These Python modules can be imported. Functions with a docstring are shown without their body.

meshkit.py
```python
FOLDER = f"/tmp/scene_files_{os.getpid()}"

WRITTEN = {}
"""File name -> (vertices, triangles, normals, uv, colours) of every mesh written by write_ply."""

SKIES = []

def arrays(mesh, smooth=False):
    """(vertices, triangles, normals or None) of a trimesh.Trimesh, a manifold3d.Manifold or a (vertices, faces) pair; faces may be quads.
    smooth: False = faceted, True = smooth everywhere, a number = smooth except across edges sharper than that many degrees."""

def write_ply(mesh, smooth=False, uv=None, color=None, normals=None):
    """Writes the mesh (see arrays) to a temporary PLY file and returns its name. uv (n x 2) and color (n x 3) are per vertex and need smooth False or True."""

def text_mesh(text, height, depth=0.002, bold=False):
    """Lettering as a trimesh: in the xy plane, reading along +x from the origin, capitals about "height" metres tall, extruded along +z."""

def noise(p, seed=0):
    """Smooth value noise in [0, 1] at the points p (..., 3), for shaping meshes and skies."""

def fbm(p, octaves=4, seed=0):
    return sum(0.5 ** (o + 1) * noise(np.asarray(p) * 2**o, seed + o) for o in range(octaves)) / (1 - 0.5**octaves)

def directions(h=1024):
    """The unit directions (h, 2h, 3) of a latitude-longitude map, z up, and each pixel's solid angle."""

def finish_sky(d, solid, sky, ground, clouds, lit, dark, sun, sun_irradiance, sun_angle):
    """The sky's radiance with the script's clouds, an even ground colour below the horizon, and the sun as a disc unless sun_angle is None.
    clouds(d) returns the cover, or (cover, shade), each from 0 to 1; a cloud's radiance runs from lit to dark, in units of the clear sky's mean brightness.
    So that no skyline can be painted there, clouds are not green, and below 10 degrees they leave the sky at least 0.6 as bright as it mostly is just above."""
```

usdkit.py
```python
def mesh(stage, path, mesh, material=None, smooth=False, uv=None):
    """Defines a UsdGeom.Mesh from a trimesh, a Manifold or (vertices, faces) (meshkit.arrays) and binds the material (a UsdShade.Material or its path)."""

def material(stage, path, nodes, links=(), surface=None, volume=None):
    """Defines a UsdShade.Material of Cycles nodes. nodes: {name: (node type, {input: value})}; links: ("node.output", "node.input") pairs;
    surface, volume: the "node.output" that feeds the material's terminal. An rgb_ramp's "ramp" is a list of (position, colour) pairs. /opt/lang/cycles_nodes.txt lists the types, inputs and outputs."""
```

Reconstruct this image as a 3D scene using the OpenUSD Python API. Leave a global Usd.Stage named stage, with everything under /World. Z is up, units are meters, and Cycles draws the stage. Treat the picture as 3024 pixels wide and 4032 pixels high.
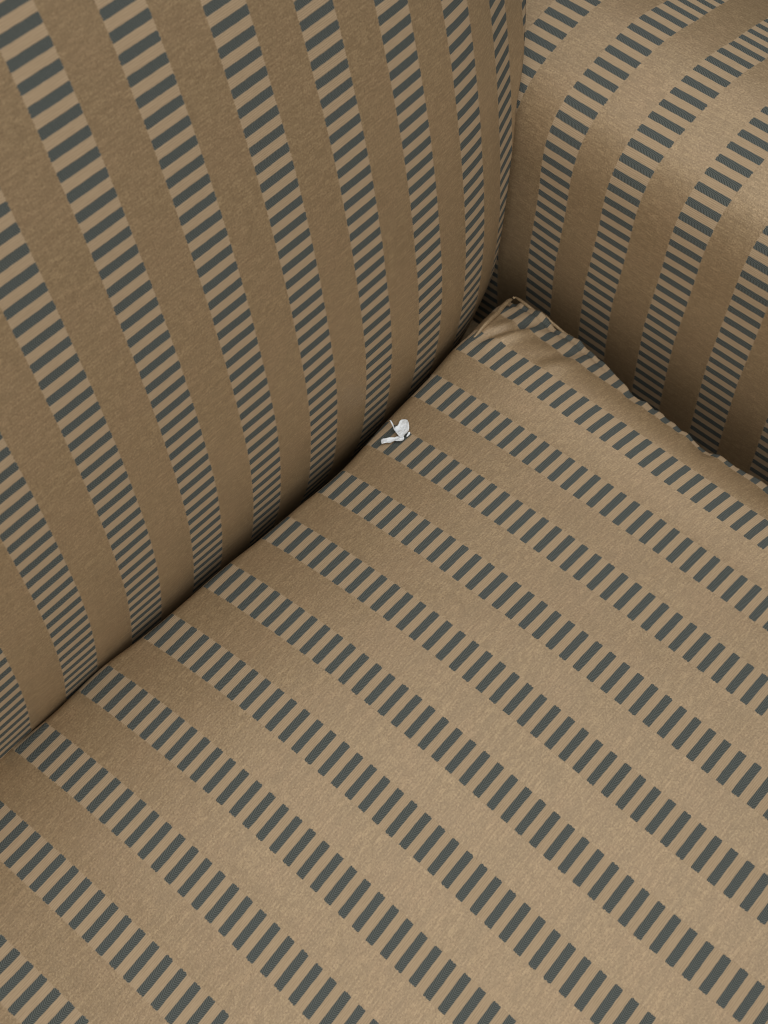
import math
import numpy as np
from scipy.interpolate import CubicSpline
from pxr import Gf, Sdf, Usd, UsdGeom, UsdLux, UsdShade
import usdkit
import meshkit

stage = Usd.Stage.CreateInMemory()
UsdGeom.SetStageUpAxis(stage, UsdGeom.Tokens.z)
UsdGeom.SetStageMetersPerUnit(stage, 1.0)
UsdGeom.Xform.Define(stage, '/World')
ROW = 0.0085                      # metres per row of woven dashes; shapes below are worked out in rows
SEAT = 0.45                       # height of the seat above the floor


def metres(p):
    return np.asarray(p, float) * ROW + np.array([0, 0, SEAT])


# ---------------------------------------------------------------- camera
EYE = metres([-55.48500233, -35.04070511, 72.69846508])
RIGHT, DOWN, AHEAD = np.array([[0.66409477, -0.74751469, 0.01413962], [-0.62345019, -0.56411575, -0.54137167], [0.41265966, 0.35070674, -0.84066449]])
camera = UsdGeom.Camera.Define(stage, '/World/camera')
m = Gf.Matrix4d(1.0)
for i, axis in enumerate((RIGHT, -DOWN, -AHEAD)):
    m.SetRow3(i, Gf.Vec3d(*map(float, axis)))
m.SetTranslateOnly(Gf.Vec3d(*map(float, EYE)))
camera.AddTransformOp().Set(m)
camera.CreateHorizontalApertureAttr(24.0)
camera.CreateVerticalApertureAttr(32.0)
camera.CreateFocalLengthAttr(24.0 * 5590.95 / 3024)
camera.CreateFStopAttr(14.0)
camera.CreateFocusDistanceAttr(0.72)
camera.CreateClippingRangeAttr(Gf.Vec2f(0.01, 50))
camera.CreateExposureAttr(0.0)


# ---------------------------------------------------------------- area lights, all out of view (no daylight)
def area(name, at, aim, w, h, power, colour):
    l = UsdLux.RectLight.Define(stage, '/World/' + name)
    z = np.array(at, float) - np.array(aim, float)
    z /= np.linalg.norm(z)
    x = np.cross([0.0, 1, 0.001], z); x /= np.linalg.norm(x)
    y = np.cross(z, x)
    t = Gf.Matrix4d(1.0)
    for i, a in enumerate((x, y, z)):
        t.SetRow3(i, Gf.Vec3d(*map(float, a)))
    t.SetTranslateOnly(Gf.Vec3d(*map(float, at)))
    l.AddTransformOp().Set(t)
    l.CreateWidthAttr(w); l.CreateHeightAttr(h)
    l.CreateIntensityAttr(power); l.CreateColorAttr(Gf.Vec3f(*colour))
    return l


area('unseen_ceiling_lamp', (0.15, -0.5, 2.4), (0.15, -0.5, 0.45), 3.1, 3.0, 1.66, (1.0, 0.965, 0.91))  # unseen overhead source, sized to light the seat and its satin bands
area('unseen_room_bounce', (-2.1, -1.8, 1.4), (0.0, 0.0, 0.55), 3.2, 2.2, 2.35, (1.0, 0.95, 0.88))  # unseen; stands in for light bounced by the room onto back and arm
# ---------------------------------------------------------------- upholstery shapes
# lengths below are in weave rows (one row of dashes = 8.5 mm); u counts stripes across the cloth, w rows along it
PITCH, DASH = 4.79652, 2.2697
Z9 = [-1.76932, -2.55972, -1.638, 1.51945, -0.99541, 1.80375, 1.88687, 0.41961, 0.51505]
TERMS = [(2, 0), (0, 2), (1, 1), (3, 0), (0, 3), (2, 1), (1, 2), (4, 0), (0, 4)]
SAG = {
    'seat': ((5.5, 5.5), (18, 18), (0.24, 11.3), (-2.0, 36.4), [0.01028, 0.01238, 0.02323, -0.03349, -0.02013, -0.03238, -0.00145, -0.05672, -0.08401, -0.13723, -0.11566, -0.10763, 0.03802, -0.04407, 0.10353, -0.09419, -0.10693, -0.07712, 0.24026, 0.17995, 0.26303, -0.19221, 0.04476, 0.23585, 0.78582, 0.05844, -0.31208, -0.40618, 0.422, -0.52993]),
    'back': ((4, 4), (18, 18), (-0.24, 8.3), (-0.6, 35.2), [0.01064, 0.00262, -0.07335, -0.04697, 0.00839, 0.00845, -0.04431, 0.06888, 0.11824, -0.02477, 0.00488, 0.00162, -0.038, -0.02212, 0.05756, 0.00637, -0.02197, -0.02467, 0.25132, 0.13871, 0.10801, -0.1929, -0.64324, -0.56131, -0.05257, -0.22857, -0.29874, -0.03631, 0.23176, 0.11925]),
    'arm': ((2.5, 2.5), (10, 14), (0.76, 4.3), (-0.6, 20.7), [0.00908, -0.02181, 0.04567, -0.17944, 0.01395, 0.03789, -0.08837, -0.00808, 0.121, -0.04167, 0.13931, -0.01722, -0.03859, -0.0497, 0.02063, 0.07973, -0.13835, -0.39548, 0.33915, -0.13162, -0.0783, 0.1416, 0.68194, -0.20424, -0.04036, -0.10017, -0.25029, 0.16932, 0.19834, -0.20995]),
}


def stretch(part, u, w):
    """How the cloth of a cushion is pulled out of its even grid."""
    (a0, a1), (b0, b1), ur, wr, c = SAG[part]
    a, b = (np.clip(u, *ur) - a0) / a1, (np.clip(w, *wr) - b0) / b1
    t = [a ** i * b ** j for i in range(5) for j in range(5 - i)]
    return u + sum(k * q for k, q in zip(c[:15], t)), w + sum(k * q for k, q in zip(c[15:], t))


def soft(x, lo, hi, m=4.0):
    """x, levelling off softly beyond lo and hi."""
    y = np.where(x > hi, hi + m * np.tanh((x - hi) / m), x)
    return np.where(y < lo, lo + m * np.tanh((y - lo) / m), y)


def seat_height(x, y):
    xs, ys = soft(x, -54, 3), soft(y, -40, 4)
    a, b = (xs + 25) / 20, (ys + 15) / 20
    z = sum(c * a ** i * b ** j for c, (i, j) in zip(Z9, TERMS))
    xe = np.minimum(x, -1.0)
    e = np.exp((soft(xe, -54, 3) + 3) / 4) + 0.34 * (soft(x, -9, 3.5) - np.minimum(soft(x, -9, 3.5), -1.0))
    return z - 2.26364 * e - 0.08646 * np.exp((ys + 3) / 3) + 0.14224 * e * ys / 20


def seat_at(u, w):
    u, w = stretch('seat', u, w)
    x, y = -u * PITCH, -w
    z = seat_height(x, y)
    t = np.clip((x + 9) / 9, 0, 1)                 # the filling keeps the right-hand border up
    g = 1.5 * t * t * (3 - 2 * t)
    return np.stack([x - 0.49 * g, y - 0.42 * g, z + g], -1)


def profile(knots, angles, w, origin, lo, hi):
    g = np.linspace(-60, 80, 2801)
    t = CubicSpline(knots, angles, bc_type='natural')(np.clip(g, knots[0], knots[-1])) + lo(g) + hi(g)
    a = np.concatenate([[0], np.cumsum(.5 * (np.cos(t[1:]) + np.cos(t[:-1])) * np.diff(g))])
    b = np.concatenate([[0], np.cumsum(.5 * (np.sin(t[1:]) + np.sin(t[:-1])) * np.diff(g))])
    return np.interp(w, g, a - np.interp(origin, g, a)), np.interp(w, g, b - np.interp(origin, g, b))


def back_at(u, w):
    u, w = stretch('back', u, w)
    x = 1.0577 * (-u * PITCH) + 1.69381
    zero = lambda g: 0 * g
    dn, fw = profile([0, 5, 10, 15, 20, 25, 29, 33, 37], [-0.40277, -0.32153, -0.27947, -0.21202, -0.15162, -0.06162, 0.0422, 0.14139, 0.27], w, 20.0, zero, zero)
    a = (soft(x, -52, 6) + 25) / 20
    x1 = np.minimum(x, 0.0)
    roll = np.exp((x1 + 6) / 4) + np.maximum(x, 0) * np.exp(1.5) / 4
    wc = soft(w, -10, 36)
    y = 2.03419 + 1.0577 * fw + (0.30696 + -0.00698 * (wc - 15) / 15) * roll + 0.00544 * a ** 2 + 0.07761 * a ** 3 + -0.02750 * a ** 2 * (wc - 15) / 15 + 0.03392 * a ** 4
    return np.stack([x, y, 11.72034 - 1.0577 * dn], -1)


def arm_at(u, w):
    u, w = stretch('arm', u, w)
    y = -1.0577 * u * PITCH + 6.40815
    lo = lambda g: -np.minimum(np.maximum(-2.0 - g, 0) * 0.04 + np.maximum(-10.0 - g, 0) * 0.15, 1.44)
    dn, si = profile(np.linspace(-2, 25, 10), [-1.6982, -1.55744, -1.30879, -1.1974, -0.53222, -0.02825, -0.01155, 0.04789, 0.0758, 0.11069], w, 15.0, lo, lambda g: 0 * g)
    return np.stack([3.65075 + 1.0577 * si, y, 4.96403 - 1.0577 * dn], -1)


# ---------------------------------------------------------------- materials
class Graph:
    """Writes a node graph as expressions; every value is a 'node.output' or a number."""
    def __init__(self):
        self.n, self.l = {}, []

    def node(self, kind, out, _v=None, **inputs):
        name = f'n{len(self.n)}'
        self.n[name] = (kind, {k: v for k, v in inputs.items() if not (isinstance(v, str) and '.' in v)})
        for k, v in inputs.items():
            if isinstance(v, str) and '.' in v:
                self.l.append((v, f'{name}.{k}'))
        return f'{name}.{out}'

    def m(self, op, a, b=0.5, c=0.0):
        return self.node('math', 'value', math_type=op, value1=a, value2=b, value3=c)

    def step(self, x, lo, hi, a=0.0, b=1.0):
        return self.node('map_range', 'result', range_type='smoothstep', value=x, from_min=lo, from_max=hi, to_min=a, to_max=b, clamp=True)

    def mixc(self, f, a, b):
        return self.node('mix_color', 'result', fac=f, a=a, b=b)

    def mixf(self, f, a, b):
        return self.node('mix_float', 'result', fac=f, a=a, b=b)

    def vec(self, x, y, z=0.0):
        return self.node('combine_xyz', 'vector', x=x, y=y, z=z)

    def noise(self, v, scale, detail=2.0, rough=0.5):
        return self.node('noise_texture', 'fac', vector=v, scale=scale, detail=detail, roughness=rough)

    def build(self, path, surface):
        return usdkit.material(stage, path, self.n, self.l, surface=surface)


def upholstery(path):
    """Tan cloth with woven stripes of slate dashes, laid out along the cloth's own grid (st: stripes, rows)."""
    g = Graph()
    uv = g.node('uvmap', 'UV', attribute='st')
    sep = g.node('separate_xyz', 'x', vector=uv)
    u, w = sep, sep.replace('.x', '.y')
    S = g.m('floor', g.m('add', u, 0.5))
    X = g.m('multiply', g.m('subtract', u, S), PITCH)                 # across the stripe, in rows
    U = g.m('multiply', u, PITCH)
    flat = g.vec(U, w)
    ph = g.m('multiply_add', S, 0.26, w)
    J = g.m('floor', g.m('add', ph, 0.5))
    Y = g.m('subtract', ph, J)                                       # along the stripe, within its row
    aX, aY = g.m('absolute', X), g.m('absolute', Y)
    jag = g.m('multiply', g.m('subtract', g.noise(g.vec(S, g.m('multiply', w, 9.0), g.m('sign', X)), 1.0, 1.0), 0.5), 0.16)
    wob = g.m('multiply', g.m('subtract', g.noise(flat, 2.2, 2.0), 0.5), 0.05)
    qx = g.m('subtract', g.m('add', aX, jag), DASH / 2 - 0.07)
    qy = g.m('subtract', g.m('add', aY, wob), 0.245 - 0.07)
    mx, my = g.m('maximum', qx, 0.0), g.m('maximum', qy, 0.0)
    d = g.m('subtract', g.m('sqrt', g.m('add', g.m('multiply', mx, mx), g.m('multiply', my, my))), 0.07)
    dash = g.step(d, -0.025, 0.025, 1.0, 0.0)
    band = g.step(g.m('add', aX, jag), DASH / 2 - 0.04, DASH / 2 + 0.03, 1.0, 0.0)   # the stripe's ribbed ground
    edge = g.m('multiply', band, g.step(g.m('add', aX, jag), DASH / 2 - 0.12, DASH / 2 - 0.02))
    # threads
    rib = g.m('sine', g.m('multiply', w, 2 * math.pi * 9.0))
    thread = g.noise(g.vec(g.m('multiply', U, 1.2), g.m('multiply', w, 18.0)), 1.0, 2.0)
    chev = g.m('sine', g.m('add', g.m('multiply', U, 2 * math.pi / 0.105), g.m('multiply', aY, 30.0)))
    nap = g.noise(flat, 2.4, 6.0, 0.68)
    fuzz = g.noise(flat, 9.0, 3.0, 0.6)
    blotch = g.noise(flat, 0.32, 3.0, 0.5)
    weft = g.noise(g.vec(g.m('multiply', U, 0.22), g.m('multiply', w, 1.1)), 1.0, 3.0)
    tone = g.node('white_noise_texture', 'value', vector=g.vec(S, J, 3.0))
    # colours
    pick = g.noise(g.vec(g.m('multiply', U, 0.9), g.m('multiply', w, 8.5)), 1.0, 3.0, 0.6)
    ground = g.mixc(g.step(nap, 0.32, 0.68), (0.278, 0.196, 0.110), (0.412, 0.300, 0.175))
    ground = g.mixc(g.step(blotch, 0.36, 0.68, 0.0, 0.5), ground, (0.355, 0.244, 0.147))
    ground = g.mixc(g.step(weft, 0.38, 0.7, 0.0, 0.5), ground, (0.270, 0.194, 0.110))
    ground = g.mixc(g.step(fuzz, 0.50, 0.66, 0.0, 0.65), ground, (0.448, 0.331, 0.199))
    ground = g.mixc(g.step(fuzz, 0.48, 0.34, 0.0, 0.85), ground, (0.221, 0.155, 0.091))
    ground = g.mixc(g.step(pick, 0.40, 0.60, 0.55, 0.0), ground, (0.242, 0.172, 0.099))
    ribs = g.mixc(g.step(rib, -1.0, 1.0), (0.337, 0.254, 0.165), (0.382, 0.289, 0.190))
    ribs = g.mixc(g.step(thread, 0.35, 0.7, 0.0, 0.6), ribs, (0.427, 0.325, 0.217))
    ribs = g.mixc(g.m('multiply', edge, 0.12), ribs, (0.446, 0.338, 0.226))
    slate = g.mixc(g.step(chev, -0.5, 0.9), (0.056, 0.066, 0.063), (0.122, 0.136, 0.130))
    slate = g.mixc(g.m('multiply', tone, 0.3), slate, (0.086, 0.102, 0.104))
    slate = g.mixc(g.step(fuzz, 0.5, 0.8, 0.0, 0.3), slate, (0.16, 0.165, 0.15))
    cloth = g.mixc(band, ground, ribs)
    cloth = g.mixc(dash, cloth, slate)
    # relief
    hr = g.m('multiply_add', rib, 0.07, 0.42)
    hg = g.m('multiply_add', nap, 0.35, g.m('multiply', fuzz, 0.3))
    hd = g.m('multiply_add', chev, 0.16, 0.25)
    height = g.mixf(dash, g.mixf(band, hg, hr), hd)
    bump = g.node('bump', 'normal', height=height, strength=0.55, distance=0.0009)
    satin = g.m('multiply', g.m('subtract', 1.0, band), g.step(weft, 0.3, 0.7, 0.24, 0.16))
    gloss = g.mixf(band, 0.95, 0.15)
    rough = g.mixf(band, 0.45, 0.9)
    s = g.node('principled_bsdf', 'BSDF', base_color=cloth, metallic=satin, roughness=rough, specular_ior_level=gloss, specular_tint=(1.0, 0.955, 0.865), normal=bump)
    return g.build(path, s)


def plain_cloth(path, a, b, rough=0.9):
    g = Graph()
    p = g.node('geometry', 'position')
    n = g.noise(p, 420.0, 4.0, 0.6)
    c = g.mixc(g.step(n, 0.3, 0.7), a, b)
    bump = g.node('bump', 'normal', height=n, strength=0.5, distance=0.0008)
    return g.build(path, g.node('principled_bsdf', 'BSDF', base_color=c, roughness=rough, specular_ior_level=0.15, normal=bump))


UsdGeom.Scope.Define(stage, '/World/Looks')
CLOTH = upholstery('/World/Looks/striped_upholstery')
TAN = plain_cloth('/World/Looks/tan_cloth', (0.34, 0.25, 0.15), (0.45, 0.34, 0.21))
UNSEEN_FLOOR = plain_cloth('/World/Looks/unseen_floor_beige', (0.40, 0.35, 0.29), (0.48, 0.43, 0.36))  # for the unseen floor; pale, so it throws light back up
PAPER = plain_cloth('/World/Looks/white_tissue', (0.80, 0.865, 0.94), (0.85, 0.90, 0.95), 0.8)


# ---------------------------------------------------------------- building blocks
def tag(prim, label=None, category=None, group=None, kind=None):
    for k, v in (('label', label), ('category', category), ('group', group), ('kind', kind)):
        if v:
            prim.SetCustomDataByKey(k, v)
    return prim


def thing(name, label, category):
    return tag(UsdGeom.Xform.Define(stage, '/World/' + name).GetPrim(), label, category)


def sheet(path, P, UV, material, flip=False):
    """A grid of points (rows x columns x 3, in rows of cloth) as one smooth mesh."""
    r, c = P.shape[:2]
    k = np.arange(r * c).reshape(r, c)
    q = np.stack([k[:-1, :-1], k[1:, :-1], k[1:, 1:], k[:-1, 1:]], -1).reshape(-1, 4)
    if flip:
        q = q[:, ::-1]
    return usdkit.mesh(stage, path, (metres(P.reshape(-1, 3)), q), material, smooth=True, uv=UV.reshape(-1, 2))


def tube(path, pts, radius, material, uv0=(0.5, 0.0), sides=12, wobble=0.0, seed=1):
    pts = np.asarray(pts, float)
    t = np.concatenate([[0], np.cumsum(np.linalg.norm(np.diff(pts, axis=0), axis=1))])
    n = max(8, int(t[-1] / 0.18))
    s = np.linspace(0, t[-1], n)
    c = CubicSpline(t, pts)(s)
    d = np.gradient(c, axis=0); d /= np.linalg.norm(d, axis=1, keepdims=True)
    side = np.cross(d, [0, 0, 1.0]); side /= np.linalg.norm(side, axis=1, keepdims=True)
    up = np.cross(side, d)
    if wobble:
        c = c + wobble * (np.stack([meshkit.noise(np.stack([s * 1.1, 0 * s + 9 * k + seed, 0 * s], -1)) for k in range(3)], -1) - 0.5)
    rad = np.interp(s, t, np.broadcast_to(radius, len(pts)))
    a = np.linspace(0, 2 * np.pi, sides + 1)
    ring = c[:, None] + rad[:, None, None] * (np.cos(a)[None, :, None] * side[:, None] + np.sin(a)[None, :, None] * up[:, None])
    cap0, cap1 = np.repeat(c[:1, None], sides + 1, 1), np.repeat(c[-1:, None], sides + 1, 1)
    P = np.concatenate([cap0, ring, cap1])
    uv = np.stack(np.broadcast_arrays(uv0[0] + a[None] * 0.06 * rad.mean() / 0.25, uv0[1] + np.concatenate([[0], s, [s[-1]]])[:, None]), -1)
    return sheet(path, P, uv, material)


def block(path, lo, hi, material, r=0.8):
    import trimesh
    b = trimesh.creation.box(bounds=[np.array(lo) + r, np.array(hi) - r])
    from manifold3d import Manifold
    ball = Manifold.sphere(r, 16)
    corners = [ball.translate([float(q) for q in v]) for v in b.vertices]
    h = Manifold.batch_hull(corners).to_mesh()
    v = metres(h.vert_properties[:, :3])
    return usdkit.mesh(stage, path, (v, h.tri_verts), material, smooth=30)


# ---------------------------------------------------------------- floor under the sofa, out of view, placed to reflect light onto the back cushion
fx, fy = np.meshgrid(np.linspace(-420, 360, 40), np.linspace(-480, 160, 40), indexing='ij')
ground = sheet('/World/floor', np.stack([fx, fy, 0 * fx - SEAT / ROW], -1), np.stack([fx, fy], -1) * 0.01, UNSEEN_FLOOR)
tag(ground.GetPrim(), 'unseen beige floor under the sofa, reflecting light onto the back cushion', 'floor', kind='structure')

# ---------------------------------------------------------------- sofa: arm, back and base
sofa = thing('sofa', 'tan sofa frame with a rounded padded arm in dashed striped upholstery at the right', 'sofa')
ua, wa = np.linspace(-2.4, 13, 260), np.concatenate([np.linspace(-46, -14, 24), np.linspace(-13.6, 34, 170)])
A, B = np.meshgrid(ua, wa, indexing='ij')
P = arm_at(A, B)
P = P + 0.10 * (meshkit.fbm(P * 0.16, 3, 5) - 0.5)[..., None] * np.array([-1, 0, 0.6])
sheet('/World/sofa/armrest', P, np.stack([-A, B - 0.028 * -A], -1), CLOTH)
for name, i in (('arm_front', -1), ('arm_rear', 0)):
    ring = P[i]
    mid = ring.mean(0)
    fan = np.stack([ring, ring + (mid - ring) * 0.5, np.repeat(mid[None], len(ring), 0)])
    uv = np.stack([-(fan[..., 0] / PITCH), fan[..., 2]], -1)
    sheet('/World/sofa/' + name, fan, uv, CLOTH, flip=i == 0)
block('/World/sofa/seat_base', (-72, -60, -34), (9, 13.3, -13.5), TAN)
block('/World/sofa/back_frame', (-72, 13.5, -34), (8, 24, 44), TAN)

# ---------------------------------------------------------------- seat cushion
seat = thing('seat_cushion', 'loose tan seat cushion striped with slate dashes, puckered at its back corner', 'cushion')
EDGE_W = [-3.1, -2.2, 0.24, 2.85, 5.38, 7.89, 10.96, 13.41, 15.76, 17.46, 19.72, 30, 70]
EDGE_U = [-0.20, -0.22, -0.19, -0.19, -0.11, 0.08, 0.09, 0.16, 0.13, 0.12, 0.05, 0.05, 0.05]
BACK_U = [-0.4, 0.02, 0.40, 0.77, 1.23, 1.77, 2.75, 3.96, 4.41, 5.06, 5.79, 6.24, 7.39, 7.84, 8.51, 9.39, 12, 15]
BACK_W = [-3.1, -2.9, -2.45, -2.0, -1.75, -1.3, -0.9, -0.3, -0.45, -0.55, -0.85, -0.95, -1.4, -1.75, -1.75, -2.3, -3.0, -3.4]


def creased(x, y):
    """Drag lines pulled from the puckered corner across the seat."""
    z = 0
    for (ax, ay), (bx, by), depth, width in (((-5.0, 0.4), (-0.8, -1.3), 0.38, 0.36), ((-4.1, -3.6), (-0.3, -5.4), 0.2, 0.5), ((-3.2, 0.6), (0.0, 0.3), 0.12, 0.4), ((-1.3, -1.9), (0.3, -2.5), 0.14, 0.28)):
        d = np.array([bx - ax, by - ay]); L = np.hypot(*d); d /= L
        s = ((x - ax) * d[0] + (y - ay) * d[1]) / L
        t = -(x - ax) * d[1] + (y - ay) * d[0]
        fade = np.clip(s / 0.35, 0, 1) * np.clip((1.25 - s) / 0.35, 0, 1)
        z = z - depth * fade * (np.exp(-(t / width) ** 2) - 0.75 * np.exp(-((t + 1.9 * width) / (1.3 * width)) ** 2))
    return z


a = np.concatenate([np.linspace(0, 0.12, 56)[:-1], np.linspace(0.12, 0.75, 120)[:-1], np.linspace(0.75, 1, 20)])
b = np.concatenate([np.linspace(0, 0.14, 60)[:-1], np.linspace(0.14, 0.7, 110)[:-1], np.linspace(0.7, 1, 16)])
Aa, Bb = np.meshgrid(a, b, indexing='ij')
w0 = -3 + 65 * Bb
ue = np.interp(w0, EDGE_W, EDGE_U)
u = ue + (14.6 - ue) * Aa
wb = CubicSpline(BACK_U, BACK_W)(u) + 0.8
w = wb + (62 - wb) * Bb
P = seat_at(u, w)
P[..., 2] += creased(P[..., 0], P[..., 1])
P[..., 2] += 0.16 * (meshkit.fbm(P * np.array([0.22, 0.14, 0]) + 7, 3, 2) - 0.5)
inset = (u - ue) * PITCH                          # rows in from the sewn right border
gather = meshkit.noise(np.stack([P[..., 1] * 0.75, 0 * u + 4, 0 * u], -1)) + 0.5 * meshkit.noise(np.stack([P[..., 1] * 1.7, 0 * u + 8, 0 * u], -1)) - 0.75
P[..., 2] += 0.7 * gather * np.exp(-(inset / 1.0) ** 2) * np.clip((P[..., 1] + 26) / 10, 0.25, 1)
P[..., 2] -= 0.16 * np.exp(-((inset - 0.42) / 0.16) ** 2) * np.clip((P[..., 1] + 9) / 3, 0, 1)
UV = np.stack([u, w], -1)


def skirt(P, UV, drops, duv, first):
    """Adds columns beyond the sheet's first (or last) column, stepping out and down."""
    cols, uvs = [], []
    e, ev = (P[0], UV[0]) if first else (P[-1], UV[-1])
    for off, k in drops:
        q = e + np.array(off)
        cols.append(q); uvs.append(ev + np.array(duv) * k)
    cols, uvs = np.array(cols), np.array(uvs)
    return (np.concatenate([cols[::-1], P]), np.concatenate([uvs[::-1], UV])) if first else (np.concatenate([P, cols]), np.concatenate([UV, uvs]))


P, UV = skirt(P, UV, [((.16, 0, -.3), .35), ((.42, 0, -.85), .95), ((1.0, 0, -1.9), 2.1), ((2.2, 0, -4.0), 4.5), ((3.2, 0, -6.5), 7.2), ((3.2, 0, -11.5), 12.2)], (-1 / PITCH, 0), True)
P, UV = skirt(P, UV, [((-.4, 0, -.3), .5), ((-.8, 0, -1), 1.3), ((-1, 0, -10), 10.3)], (1 / PITCH, 0), False)
P, UV = np.swapaxes(P, 0, 1), np.swapaxes(UV, 0, 1)
P, UV = skirt(P, UV, [((0, .3, -.07), .3), ((0, .58, -.27), .65), ((0, .82, -.66), 1.1), ((0, .97, -1.4), 1.85), ((0, 1.5, -3.0), 3.5), ((0, 2.3, -5.2), 5.9), ((0, 2.5, -10), 10.8)], (0, -1), True)
P, UV = skirt(P, UV, [((0, -.4, -.3), .5), ((0, -.8, -1), 1.3), ((0, -1, -10), 10.3)], (0, 1), False)
P[..., 2] = np.maximum(P[..., 2], -13.4)
sheet('/World/seat_cushion/cover', P, UV, CLOTH)
# welted seam that shows round the back corner
cu = np.array([1.05, 0.79, 0.47, 0.12, -0.08, -0.18])
back_cord = seat_at(cu, CubicSpline(BACK_U, BACK_W)(cu) + 0.72) + np.array([[0, .05, -.35], [0, .05, -.02], [0, .02, .06], [0, 0, .08], [0, 0, .06], [0, 0, -.1]])
tube('/World/seat_cushion/seam_cord', back_cord, [.02, .13, .17, .17, .15, .08], CLOTH, (0.42, 0.3), wobble=0.08)
ew = np.array([-2.2, -1.7, -1.0, 0.14, 1.4, 2.79, 4.2, 5.4, 6.6, 8.2])
side_cord = seat_at(np.interp(ew, EDGE_W, EDGE_U), ew) + np.stack([np.array([.02, .05, .08, .1, .1, .1, .1, .1, .12, .15]), 0 * ew, np.array([.1, .1, .06, .02, -.05, -.12, -.15, -.2, -.4, -.8])], -1)
tube('/World/seat_cushion/seam_cord_001', side_cord, [.06, .11, .12, .12, .11, .12, .11, .10, .08, .04], CLOTH, (0.42, 7.3), wobble=0.16, seed=4)
corner = seat_at(np.array(-0.16), np.array(-2.35))
rng = np.random.default_rng(4)
for i in range(3):
    d = rng.normal(0, 1, 3) * np.array([.25, .2, .15]) + np.array([0, 0, .25])
    o = corner + np.array([rng.uniform(-.6, .2), rng.uniform(-.3, .1), .05])
    pts = [o, o + d * 0.3 + rng.normal(0, .08, 3), o + d * 0.45 + rng.normal(0, .15, 3)]
    tube('/World/seat_cushion/frayed_thread' + (f'_{i:03d}' if i else ''), pts, [.07, .06, .03], TAN, sides=6)

# ---------------------------------------------------------------- back cushion
back = thing('back_cushion', 'tall back cushion at left, dashed stripes running down it to the seat', 'cushion')
RIM_W = [-20, 8, 15.5, 18.0, 19.19, 20.55, 22.71, 24.53, 26.61, 30, 42]
RIM_U = [-1.02, -1.0, -0.91, -0.76, -0.64, -0.43, -0.29, -0.16, -0.03, 0.05, 0.08]
a = np.concatenate([np.linspace(0, 0.2, 60)[:-1], np.linspace(0.2, 1, 130)])
b = np.linspace(0, 1, 190)
Aa, Bb = np.meshgrid(a, b, indexing='ij')
w0 = -12 + 53 * Bb
ue = np.interp(w0, RIM_W, RIM_U)
u = ue + (14.6 - ue) * Aa
w = w0
P = back_at(u, w)
P[..., 1] += 0.12 * (meshkit.fbm(P * np.array([0.12, 0, 0.2]) + 3, 3, 8) - 0.5)
UV = np.stack([u, w], -1)
P, UV = skirt(P, UV, [((.1, .2, 0), .25), ((.16, .6, 0), .7), ((.16, 1.6, 0), 1.7), ((.0, 4.5, 0), 4.6), ((-.3, 9, 0), 9.2)], (-1 / PITCH, 0), True)
P, UV = skirt(P, UV, [((-.4, .3, 0), .5), ((-.8, 1, 0), 1.3), ((-1, 9, 0), 10.3)], (1 / PITCH, 0), False)
P, UV = np.swapaxes(P, 0, 1), np.swapaxes(UV, 0, 1)
P, UV = skirt(P, UV, [((0, .5, .5), .7), ((0, 1.6, 1), 1.8), ((0, 8, 1.2), 8)], (0, -1), True)
tuck = [((0, 1.5 * (1 - math.cos(t)), -1.5 * math.sin(t)), 1.5 * t) for t in np.radians([15, 30, 50, 70, 90])]
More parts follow.
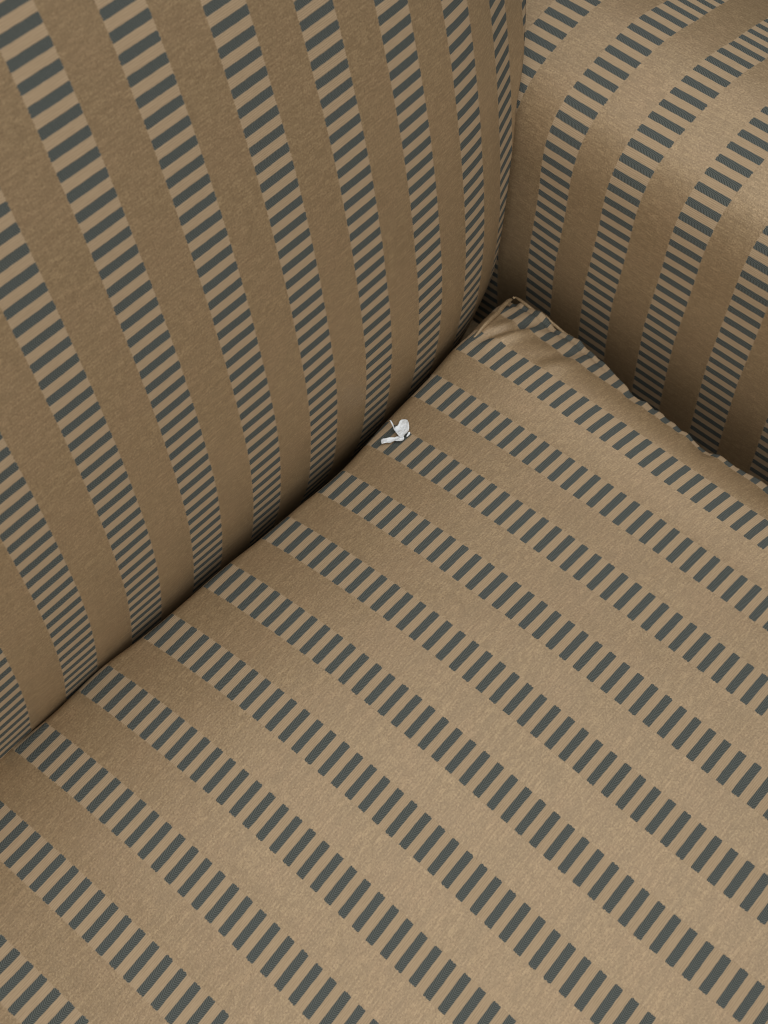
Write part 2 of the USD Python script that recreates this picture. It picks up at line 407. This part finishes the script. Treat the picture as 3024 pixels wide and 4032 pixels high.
P, UV = skirt(P, UV, tuck + [((0, 9, -.6), 9)], (0, 1), False)
sheet('/World/back_cushion/cover', P, UV, CLOTH, flip=True)

# ---------------------------------------------------------------- scrap of paper
scrap = thing('paper_scrap', 'tiny torn scrap of white tissue on the seat beside the back cushion', 'paper scrap')


def petal(path, outline, lift, thick=0.035):
    """A torn, curled flake lying on the seat: outline in (u, w) of the seat's cloth, lift(s, t) in rows."""
    o = np.array(outline, float)
    c = o.mean(0)
    n = len(o) * 6
    t = np.linspace(0, len(o), n, endpoint=False)
    cs = CubicSpline(np.arange(len(o) + 1), np.vstack([o, o[:1]]), bc_type='periodic')(t)
    cs = np.vstack([cs, cs[:1]])
    rings = np.linspace(0.0, 1.0, 9)
    g = c + (cs[None] - c) * rings[:, None, None]
    base = seat_at(g[..., 0], g[..., 1])
    h = lift(g[..., 0], g[..., 1], rings[:, None] + 0 * g[..., 0])
    top = base + np.stack([0 * h, 0 * h, h + thick], -1)
    bot = base + np.stack([0 * h, 0 * h, h], -1)
    P = np.concatenate([bot, top[::-1]])
    uv = np.concatenate([g, g[::-1]])
    return sheet(path, P, uv, PAPER, flip=True)


def crumple(u, w, s, seed=0, k=1.0):
    f = meshkit.fbm(np.stack([u * 14 + 3, w * 3.4, 0 * u + seed], -1), 3, 3)
    return 0.08 + k * (0.26 * f + 0.12 * s ** 3 - 0.05)


petal('/World/paper_scrap/flake', [(2.647, 0.40), (2.683, 0.79), (2.773, 1.20), (2.870, 1.27), (2.921, 1.29), (2.926, 1.07), (2.905, 0.69), (2.840, 0.30), (2.792, 0.35), (2.707, 0.19)], lambda u, w, s: crumple(u, w, s, 1))
petal('/World/paper_scrap/torn_tail', [(3.107, 0.31), (3.156, 0.58), (3.113, 0.61), (3.072, 0.90), (2.987, 1.16), (2.967, 1.44), (2.903, 1.37), (2.915, 1.05), (2.963, 0.84), (3.045, 0.46)], lambda u, w, s: crumple(u, w, s, 5, 0.7))
petal('/World/paper_scrap/curled_edge', [(2.872, 1.44), (2.864, 1.52), (2.798, 1.44), (2.801, 1.33), (2.840, 1.38)], lambda u, w, s: crumple(u, w, s, 9, 0.5) + 0.08)
t = seat_at(np.array([2.790, 2.810, 2.822, 2.845, 2.877]), np.array([-0.33, -0.13, 0.03, 0.21, 0.52])) + np.array([[0, 0, .35], [0, 0, .4], [0, 0, .3], [0, 0, .28], [0, 0, .3]])
tube('/World/paper_scrap/fibre', t, [.05, .05, .045, .04, .06], PAPER, sides=8)
